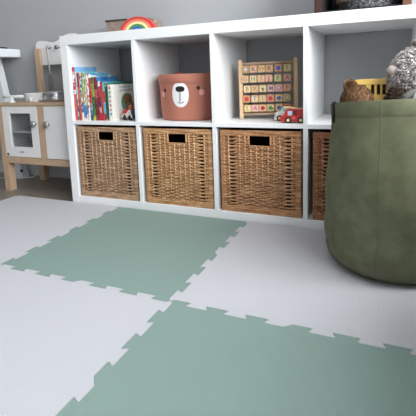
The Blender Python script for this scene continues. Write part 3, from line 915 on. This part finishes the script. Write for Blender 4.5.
# ------------------------------------------------------------------ soft toys in the bag
def fur(m, center, radii, n, ln, w, rnd, curl=.5, zmin=-2, keep=None):
    c = Vector(center); R = Vector(radii)
    ga = PI * (3 - 5 ** .5)
    for i in range(n):
        zz = 1 - 2 * (i + .5) / n
        if zz < zmin: continue
        rr_ = math.sqrt(1 - zz * zz); th = ga * i + rnd.uniform(-.1, .1)
        d = Vector((rr_ * math.cos(th), rr_ * math.sin(th), zz))
        p = c + Vector((d.x * R.x, d.y * R.y, d.z * R.z))
        if keep and not keep(p): continue
        nrm = Vector((d.x / R.x, d.y / R.y, d.z / R.z)).normalized()
        tv = Vector((rnd.uniform(-1, 1), rnd.uniform(-1, 1), rnd.uniform(-1, .3)))
        tv = (tv - nrm * tv.dot(nrm)).normalized()
        L_ = ln * rnd.uniform(.7, 1.25)
        b = nrm.cross(tv)
        q1 = p + nrm * L_ * .5 + tv * L_ * curl * .3
        q2 = p + nrm * L_ * .75 + tv * L_ * curl
        vs = [p - nrm * .3 + b * w, p - nrm * .3 - b * w * .5 + tv * w, p - nrm * .3 - b * w * .5 - tv * w, q1 + b * w * .8, q1 - b * w * .5 + nrm * w * .6, q1 - b * w * .5 - nrm * w * .6, q2]
        m.add(vs, [(0, 1, 4, 3), (1, 2, 5, 4), (2, 0, 3, 5), (3, 4, 6), (4, 5, 6), (5, 3, 6)])


rnd = random.Random(3)
bz = MT
# grey blanket heap fills the bag and carries the toys
t = thing('grey_blanket', (BC[0], BC[1], MT + 3.0), 'crumpled light grey blanket inside the green bag under the soft toys', 'blanket')
def bl_fn(p, a, r, z):
    if r < .5: return p
    b = noise.noise(Vector((p.x * .13, p.y * .13, z * .1))) * 1.2 * (1 if z > 20 else 0)
    ridge = 1.2 * math.exp(-(((p.x - 5) / 5.5) ** 2 + ((p.y + 9) / 4) ** 2)) if z > 43 else 0
    return p + Vector((0, 0, b + ridge))
MB().lathe([(0, 0), (15.5, 0), (16.6, 2), (16.6, 40), (16.2, 42.2), (14, 43.6), (11, 43.9), (8, 44.0), (5, 44.1), (2.5, 44.1), (0, 44.1)], 64, fn=bl_fn).build('blanket_fabric', Mat('light_grey_fleece', (150, 150, 146), .95, spec=.1).bump_noise(200, .4).m, t, True)

t = thing('teddy_bear', (127.4, -24.0, MT + 44.5), 'brown plush teddy bear peeking over the left rim of the green bag', 'plush toy')
br = Mat('brown_plush', (134, 98, 68), .95, spec=.1).noise_color([(94, 68, 48), (132, 100, 74)], (120, 120, 120), 3).m
m = MB()
def bump(p): return p + Vector((noise.noise(p * 1.3), noise.noise(p * 1.3 + Vector((9, 0, 0))), noise.noise(p * 1.3 + Vector((0, 9, 0))))) * .16
m.ball((-.1, 0, 2.9), (4.3, 3.9, 4.7), 36, 24, fn=bump); fur(m, (-.1, 0, 2.9), (4.3, 3.9, 4.7), 2200, .45, .13, rnd, .6, -.3)
m.build('head', br, t, True)
ex = Matrix.Translation((-1.4, .2, 6.9)) @ Matrix.Rotation(math.radians(-42), 4, 'Y') @ Matrix.Rotation(math.radians(35), 4, 'Z')
m = MB(); m.ball((0, 0, .6), (2.0, .9, 2.3), 24, 14, xf=ex); fur(m, ex @ Vector((0, 0, .6)), (1.7, 1.5, 1.7), 500, .4, .12, rnd, .6)
m.build('ear', br, t, True)
MB().ball((-.9, -3.2, 2.0), (2.7, 1.6, 1.3), 24, 14).build('muzzle', Mat('tan_plush', (176, 140, 108), .95, spec=.1).m, t, True)

t = thing('toy_bus', (125.0, -15.5, MT + 44.6), 'yellow toy bus with a rounded roof and tall window slots behind the teddy', 'toy bus', rz=math.radians(-3))
yel = flat('yellow_plastic', (240, 200, 108), .4)
BL = 14.0
m = MB()
m.box(0, BL, 0, 5, -.5, 4.4, .3)
pil = [(0, 1.2), (4.1, 5.6), (6.5, 7.2), (8.1, 8.7), (9.7, 10.2), (11.5, 11.9), (BL - .9, BL)]
for a, b in pil:
    m.box(a, b, 0, .6, 4.2, 7.6, .08); m.box(a, b, 4.4, 5, 4.2, 7.6, .08)
m.build('body', yel, t)
m = MB()
m.prism([(-.2, 7.4), (0.1, 8.2), (1.0, 8.75), (3.5, 8.95), (BL - 3, 8.95), (BL - 1, 8.7), (BL - .1, 8.1), (BL + .1, 7.4)], -.15, 5.15, 'y')
m.build('roof', yel, t)
MB().box(.4, BL - .4, 2.2, 2.8, 4.4, 7.5).build('seat_partition', flat('dark_brown_inside', (66, 50, 44), .6), t)
MB().box(1.0, 3.9, .25, .4, 4.4, 7.5).build('window_pane', flat('grey_pane', (130, 134, 140), .2), t)
for wx in (2.6, 10):
    MB().cyl((wx, -.3, -.1), (wx, 5.3, -.1), 1.2, 18).build('wheel', M['black'], t)

t = thing('fluffy_grey_plush', (143.1, -17.5, MT + 45.0), 'shaggy grey curly-haired plush animal at the right edge, tallest in the green bag', 'plush toy')
gf = Mat('shaggy_grey_fur', (180, 174, 170), .95, spec=.15).noise_color([(184, 176, 170), (214, 208, 204), (238, 235, 232)], (70, 70, 70), 3).m
core = Mat('fur_core', (176, 168, 162), 1.0, spec=.05).m
m = MB(); m.ball((0, 0, 8.6), (7.4, 7.0, 8.0), 28, 18); m.ball((2.4, .5, 17.2), (4.0, 3.6, 4.0), 20, 12); m.ball((6.5, .5, 18.0), (4.0, 3.6, 4.4), 20, 12)
body = m.build('body', core, t, True)
m = MB()
fur(m, (0, 0, 8.6), (7.2, 6.8, 7.8), 5200, 1.6, .17, rnd, .85, -.75)
fur(m, (2.4, .5, 17.2), (3.8, 3.4, 3.8), 1400, 1.4, .17, rnd, .85, -.6)
fur(m, (6.5, .5, 18.0), (3.8, 3.4, 4.2), 900, 1.6, .2, rnd, .85, -.6)
m.build('fur', gf, t, True)
MB().ball((-6.6, -2.6, 10.6), (2.0, 2.4, 1.8), 24, 14, fn=bump).build('snout', Mat('pale_pinkish_plush', (178, 166, 160), .95, spec=.1).m, t, True)

t = thing('dark_brown_plush', (138.2, -27.2, MT + 44.9), 'dark brown shaggy plush toy slumped below the grey one', 'plush toy')
db = Mat('dark_brown_fur', (72, 56, 48), .95, spec=.1).noise_color([(48, 36, 30), (92, 76, 66)], (120, 120, 120), 3).m
m = MB(); m.ball((0, 0, 3.0), (3.4, 2.6, 2.6), 24, 16, fn=bump); fur(m, (0, 0, 3.0), (3.4, 2.6, 2.6), 900, .9, .16, rnd, .8, -.4)
m.build('body', db, t, True)
m = MB(); m.ball((-1.2, .6, 5.1), (1.4, 1.2, 1.2), 16, 10); fur(m, (-1.2, .6, 5.1), (1.4, 1.2, 1.2), 260, .8, .15, rnd, .8, -.4); m.build('ear', db, t, True)
t = thing('grey_felt_plush', (141.5, -28.6, MT + 46.2), 'smooth mid-grey felt plush limb lying on the bag rim at right', 'plush toy')
m = MB(); m.tube([(-5.4, 0, .4), (-3.2, 0, 1.5), (-.6, .2, 2.7), (2.4, .6, 3.8), (4.6, 1, 4.2)], [1.0, 1.5, 1.8, 1.9, 1.6], 16)
m.build('limb', Mat('mid_grey_felt', (112, 111, 107), .95, spec=.1).bump_noise(300, .4).m, t, True)
t = thing('white_plush_ball', (142.8, -31.6, MT + 45.8), 'small smooth white plush shape at the right edge above the bag rim', 'plush toy')
MB().ball((0, 0, 2.6), (1.7, 1.6, 2.6), 24, 14).build('ball', Mat('white_plush', (236, 236, 236), .9).m, t, True)

# ------------------------------------------------------------------ toy kitchen
KX, KY = -52.6, 7.4
KW, KD, KH = 51.6, 28.0, 47.0
t = thing('toy_kitchen', (KX, KY, 0), 'birch and white toy play kitchen left of the shelf unit', 'toy kitchen')
for (x, y) in ((0, 0), (KW - 4, 0), (0, KD - 4), (KW - 4, KD - 4)):
    MB().box(x, x + 4, y, y + 4, 0, 18.6, .15).build('leg', M['birch'], t)
m = MB().box(0, 3.2, .05, 2.5, 18.6, KH - 1.4, .1); m.build('corner_post', M['birch'], t)
MB().box(27.6, 31.6, .0, 2.5, 18.6, KH - 1.4, .1).build('centre_post', M['birch'], t)
MB().box(0, KW, -.15, 2.6, 15.4, 18.8, .12).build('bottom_rail', M['birch_x'], t)
MB().box(-.2, KW, -.5, KD, KH - 1.5, KH, .15).build('worktop', M['birch_x'], t)
MB().box(0, 1.6, 2.6, KD, 15.6, KH - 1.5).build('side_panel', M['kitchen_white'], t)
MB().box(KW - 1.6, KW, 2.6, KD, 15.6, KH - 1.5).build('side_panel', M['kitchen_white'], t)
MB().box(1.6, KW - 1.6, KD - 1, KD, 15.6, KH - 1.5).build('back_panel', M['grey_plastic'], t)
MB().box(1.6, KW - 1.6, 2.6, KD - 1, 16.6, 18.2).build('cabinet_floor', M['kitchen_white'], t)
# microwave door with opening
o = MB()
dx0, dx1, dz0, dz1 = 3.3, 27.4, 19.0, KH - 1.7
ox0, ox1, oz0, oz1 = 8.2, 22.6, 24.2, 41.6
o.box(dx0, ox0, 0, 1.5, dz0, dz1, .12).box(ox1, dx1, 0, 1.5, dz0, dz1, .12).box(ox0, ox1, 0, 1.5, dz0, oz0, .12).box(ox0, ox1, 0, 1.5, oz1, dz1, .12)
dr = o.build('microwave_door', M['kitchen_white'], t)
gl = Mat('smoked_acrylic', (120, 122, 126), .08); gl.b.inputs['Alpha'].default_value = .22
MB().box(ox0, ox1, .6, .8, oz0, oz1).build('door_pane', gl.m, dr)
MB().box(4.3, 5.4, -.25, .05, 19.6, 20.8, .1).build('hinge_block', M['black'], dr)
MB().lathe([(0, 0), (.7, 0), (.8, .9), (1.5, 1.4), (1.7, 1.9), (1.4, 2.5), (0, 2.7)], 24, xf=Matrix.Translation((25.9, 0, 36.4)) @ Matrix.Rotation(PI / 2, 4, 'X')).build('door_knob', M['steel'], dr, True)
text_mesh('IKEA', 1.3, M['black'], 'brand_mark', dr, Matrix.Translation((15.0, -.03, 21.6)) @ RXp)
dr2 = MB().box(31.8, KW - 2.2, 0, 1.5, dz0, dz1, .12).build('cabinet_door', M['kitchen_white'], t)
MB().lathe([(0, 0), (.7, 0), (.8, .9), (1.5, 1.4), (1.7, 1.9), (1.4, 2.5), (0, 2.7)], 24, xf=Matrix.Translation((34.6, 0, 36.3)) @ Matrix.Rotation(PI / 2, 4, 'X')).build('door_knob', M['steel'], dr2, True)
MB().box(1.6, 28, 3, KD - 1, 31.2, 32.0).build('oven_shelf', M['white_plastic'], t)
MB().box(28, 29, 2.6, KD - 1, 18.2, KH - 1.5).build('inner_partition', M['dark_inside'], t)
m = MB()
for k in range(5):
    z = 33.8 + k * 1.5
    m.tube([(14, 6, z), (18, 4.5, z - .5), (26, 5, z - .2)], .18, 6)
for k in range(4):
    z = 26 + k * 1.4
    m.tube([(13, 6, z), (18, 4.5, z - .5), (26, 5, z - .2)], .16, 6)
m.build('wire_rack', M['grey_plastic'], t, True)
# uprights and hanging panel
for x in (3.2,):
    MB().box(x + 1.2, x + 4.8, KD - 3.4, KD - 1.7, KH, 75.6, .15).build('upright', M['birch'], t)
pts = [(4.0, 66.5), (4.0, 76.5), (4.4, 78.4), (5.4, 79.5), (7.5, 79.9), (11, 79.5), (15, 78.8), (18, 78.6), (20.5, 79.4), (23, 80.8), (26, 82.0), (29, 82.5), (32, 82.3), (35, 81.2), (38, 79.8), (45, 79.2), (47.4, 79), (47.4, 66.5)]
MB().prism(pts, KD - 1.7, KD - .3, 'y').build('hanging_panel', M['kitchen_white'], t)
MB().box(44, 48.2, KD - 5, KD - 1.7, KH, 76, .15).build('upright', M['birch'], t)
for hx in (14.9, 20.9):
    MB().lathe([(0, 0), (.45, 0), (.45, 1.6), (1.1, 1.8), (1.1, 2.4), (0, 2.6)], 18, xf=Matrix.Translation((hx, KD - 1.7, 75.6)) @ Matrix.Rotation(PI / 2, 4, 'X')).build('hook', M['steel_dull'], t, True)
# faucet belongs to the kitchen
m = MB().lathe([(0, 0), (1.6, 0), (1.5, .6), (.9, .9), (.9, 3), (0, 3.1)], 20, c=(8.3, 3.0, KH))
m.build('tap_base', M['white_plastic'], t, True)
MB().tube([(2.2, 3, KH + 2.9), (5, 3, KH + 3.0), (9, 3, KH + 3.1), (16.2, 3, KH + 3.1)], .75, 12).build('tap_spout', M['white_plastic'], t, True)

# things on the worktop
t = thing('toy_saucepan', (KX + 18.6, KY + 8.6, KH), 'white and grey toy saucepan left of the steel pot on the play worktop', 'toy pot')
MB().lathe([(0, 0), (4.6, 0), (4.9, .5), (5.0, 4.0), (5.2, 4.3), (5.0, 4.5), (4.6, 4.0), (4.5, .6), (0, .5)], 40).build('pan', M['white_plastic'], t, True, 50)
MB().lathe([(0, 0), (1.2, 0), (1.2, 1.4), (0, 1.5)], 16, xf=Matrix.Translation((1.9, -4.3, 1.2)) @ Matrix.Rotation(PI / 2, 4, 'X')).build('knob', M['white_plastic'], t, True)
t = thing('toy_cooking_pot', (KX + 29.4, KY + 12, KH), 'wide stainless steel toy pot with loop handle beside the shelf unit', 'toy pot')
MB().lathe([(0, 0), (7.8, 0), (8.2, .5), (8.3, 1.2), (6.0, 1.5), (5.7, 4.3), (6.0, 4.5), (5.9, 4.8), (5.4, 4.4), (6.5, .8), (0, .7)], 48).build('pot', M['steel'], t, True, 40)
MB().tube([(-.6, -5.6, 3.6), (-.6, -7.1, 3.8), (.2, -7.6, 3.7), (2.2, -7.4, 3.7), (2.8, -6.8, 3.6), (2.8, -4.9, 3.5)], .3, 8).build('handle', M['steel_dull'], t, True)
MB().lathe([(0, 4.5), (5.6, 4.6), (5.0, 5.0), (2, 5.4), (0, 5.5)], 40).build('lid', M['steel'], t, True)
t = thing('dish_rack', (KX + 40.5, KY + 19.5, KH), 'small wire dish rack holding grey plates next to the steel pot', 'dish rack')
m = MB()
for k in range(7):
    m.lathe([(0, 0), (3.2, .05), (3.8, .25), (3.2, .3), (0, .2)], 28, c=(0, 0, 1.2 + k * 1.3))
for (x, y) in ((-3.9, 0), (3.9, 0), (0, 3.9), (0, -3.9)):
    m.tube([(x, y, 0), (x, y, 10.6)], .2, 6)
m.tube([(3.9 * math.cos(2 * PI * k / 24), 3.9 * math.sin(2 * PI * k / 24), .2) for k in range(24)], .2, 6, closed=True)
m.build('rack', M['grey_plastic'], t, True)
t = thing('toy_spatula', (KX + 15.2, KY + KD - 4.4, 50.0), 'steel toy utensil with grey handle hanging from the left hook', 'toy utensil')
m = MB().tube([(0, 0, 25.2), (.5, 0, 26.2), (0, 0, 26.9), (-.5, 0, 26.2), (0, 0, 25.2), (.1, 0, 16), (.2, 0, 10.2)], .42, 8, up=(0, 1, 0)); m.build('shaft', flat('satin_steel', (172, 172, 174), .4), t, True)
m = MB().prism([(-.6, 11.4), (.9, 11.4), (1.7, 9.0), (1.8, 0.6), (1.3, 0), (-.9, 0), (-1.4, .6), (-1.2, 9.0)], -.3, .3, 'y'); m.build('blade', Mat('grey_blade', (120, 116, 112), .4).m, t)

# ------------------------------------------------------------------ white desk at the far left
t = thing('white_desk', (-66.8, 0, 0), 'white desk with splayed legs at the left edge of the wall', 'desk')
MB().box(-110, 0, 0, 39.4, 72.0, 76.6, .25).build('desktop', M['desk_white'], t)
def legq(p0, p1, w0, w1):
    m = MB(); a, b = Vector(p0), Vector(p1)
    vs = [(a.x - w0, a.y - w0 * .7, a.z), (a.x + w0, a.y - w0 * .7, a.z), (a.x + w0, a.y + w0 * .7, a.z), (a.x - w0, a.y + w0 * .7, a.z),
          (b.x - w1, b.y - w1 * .7, b.z), (b.x + w1, b.y - w1 * .7, b.z), (b.x + w1, b.y + w1 * .7, b.z), (b.x - w1, b.y + w1 * .7, b.z)]
    return m.add(vs, [(0, 1, 2, 3), (4, 5, 6, 7), (0, 1, 5, 4), (1, 2, 6, 5), (2, 3, 7, 6), (3, 0, 4, 7)])
legq((-14.5, 33.0, 72.0), (-2.8, 34.2, 0), 3.0, 3.3).build('leg', M['desk_white'], t)
legq((-92, 33.0, 72.0), (-103, 34.2, 0), 3.0, 3.3).build('leg', M['desk_white'], t)
MB().cyl((.2, 31.6, 4.6), (.2, 31.0, 4.6), .9, 14).build('leg_bolt', M['black'], t)
tag(at(MB().box(-28, 0, 0, 9, 0, 1.1, .3).build('tablet_computer', flat('black_glass', (20, 22, 25), .2)), -69.5, 24, 76.6), 'flat black device lying on the white desk', 'tablet')
m = MB(); pts = [(-112, 15, .3), (-95, 20, .3), (-82, 26, .3), (-76, 30, .3), (-68, 29, .3), (-60, 34, .5), (-56, 37.9, 5.5), (-50, 38.2, 6.8), (-44, 38.0, 6.2), (-38, 37.8, 3.4), (-32, 37.5, .4), (-20, 36.6, .3)]
fine = []
for i in range(len(pts) - 1):
    for k in range(4):
        a, b = Vector(pts[i]), Vector(pts[i + 1]); fine.append(a.lerp(b, k / 4))
tag(m.tube(fine, .3, 6).build('power_cable', M['cable'], None, True), 'thin white power cable on the floor under the toy kitchen', 'cable')

# ------------------------------------------------------------------ unseen bed added right of the mat to shade its right side
t = thing('bed', (163, -170, 0), 'unseen bed added to shade the play mat, with wooden frame and plain grey mattress', 'bed')
MB().box(0, 68, 0, 127, 14, 34, .6).build('bed_frame', M['birch_x'], t)
for (x, y) in ((0, 0), (62, 0), (0, 121), (62, 121)):
    MB().box(x + .5, x + 5.5, y + .5, y + 5.5, 0, 14, .3).build('leg', M['birch'], t)
MB().box(1.0, 67, 1.0, 126, 34, 55, 3.0).build('mattress', flat('bed_linen', (120, 120, 124), .9), t)
# ------------------------------------------------------------------ light
w = bpy.data.worlds.new('world'); sc.world = w; w.use_nodes = True
w.node_tree.nodes['Background'].inputs['Color'].default_value = (.78, .88, 1.0, 1)
w.node_tree.nodes['Background'].inputs['Strength'].default_value = 0.7
def area(name, loc, rot, sx, sy, power, col):
    l = bpy.data.lights.new(name, 'AREA'); l.shape = 'RECTANGLE'; l.size = sx * S; l.size_y = sy * S; l.energy = power; l.color = col
    o = bpy.data.objects.new(name, l); COL.objects.link(o); o.location = Vector(loc) * S; o.rotation_euler = rot
    return o
# daylight entering by the window in the right wall
area('window_daylight', (XR + 14, (WY0 + WY1) / 2, (WZ0 + WZ1) / 2), (0, PI / 2, 0), WZ1 - WZ0, WY1 - WY0, 130, (.94, .97, 1.0))

# ------------------------------------------------------------------ camera
cam = bpy.data.cameras.new('camera'); co = bpy.data.objects.new('camera', cam); COL.objects.link(co)
cam.sensor_fit = 'HORIZONTAL'; cam.sensor_width = 36; cam.lens = 36
cam.shift_y = -69.3 / 416
cam.clip_start = .01
R = Matrix(((0.91589813, -0.02934968, 0.40033638), (0.40004141, 0.14904788, -0.90429619), (-0.03312849, 0.98839432, 0.14825377)))
co.matrix_world = Matrix.Translation(Vector((136.1, -147.5565, 57.1492)) * S) @ R.to_4x4()
sc.camera = co
sc.view_settings.view_transform = 'Standard'
sc.view_settings.look = 'None'
sc.view_settings.gamma = 1
sc.view_settings.use_curve_mapping = False
sc.view_settings.exposure = 0.15
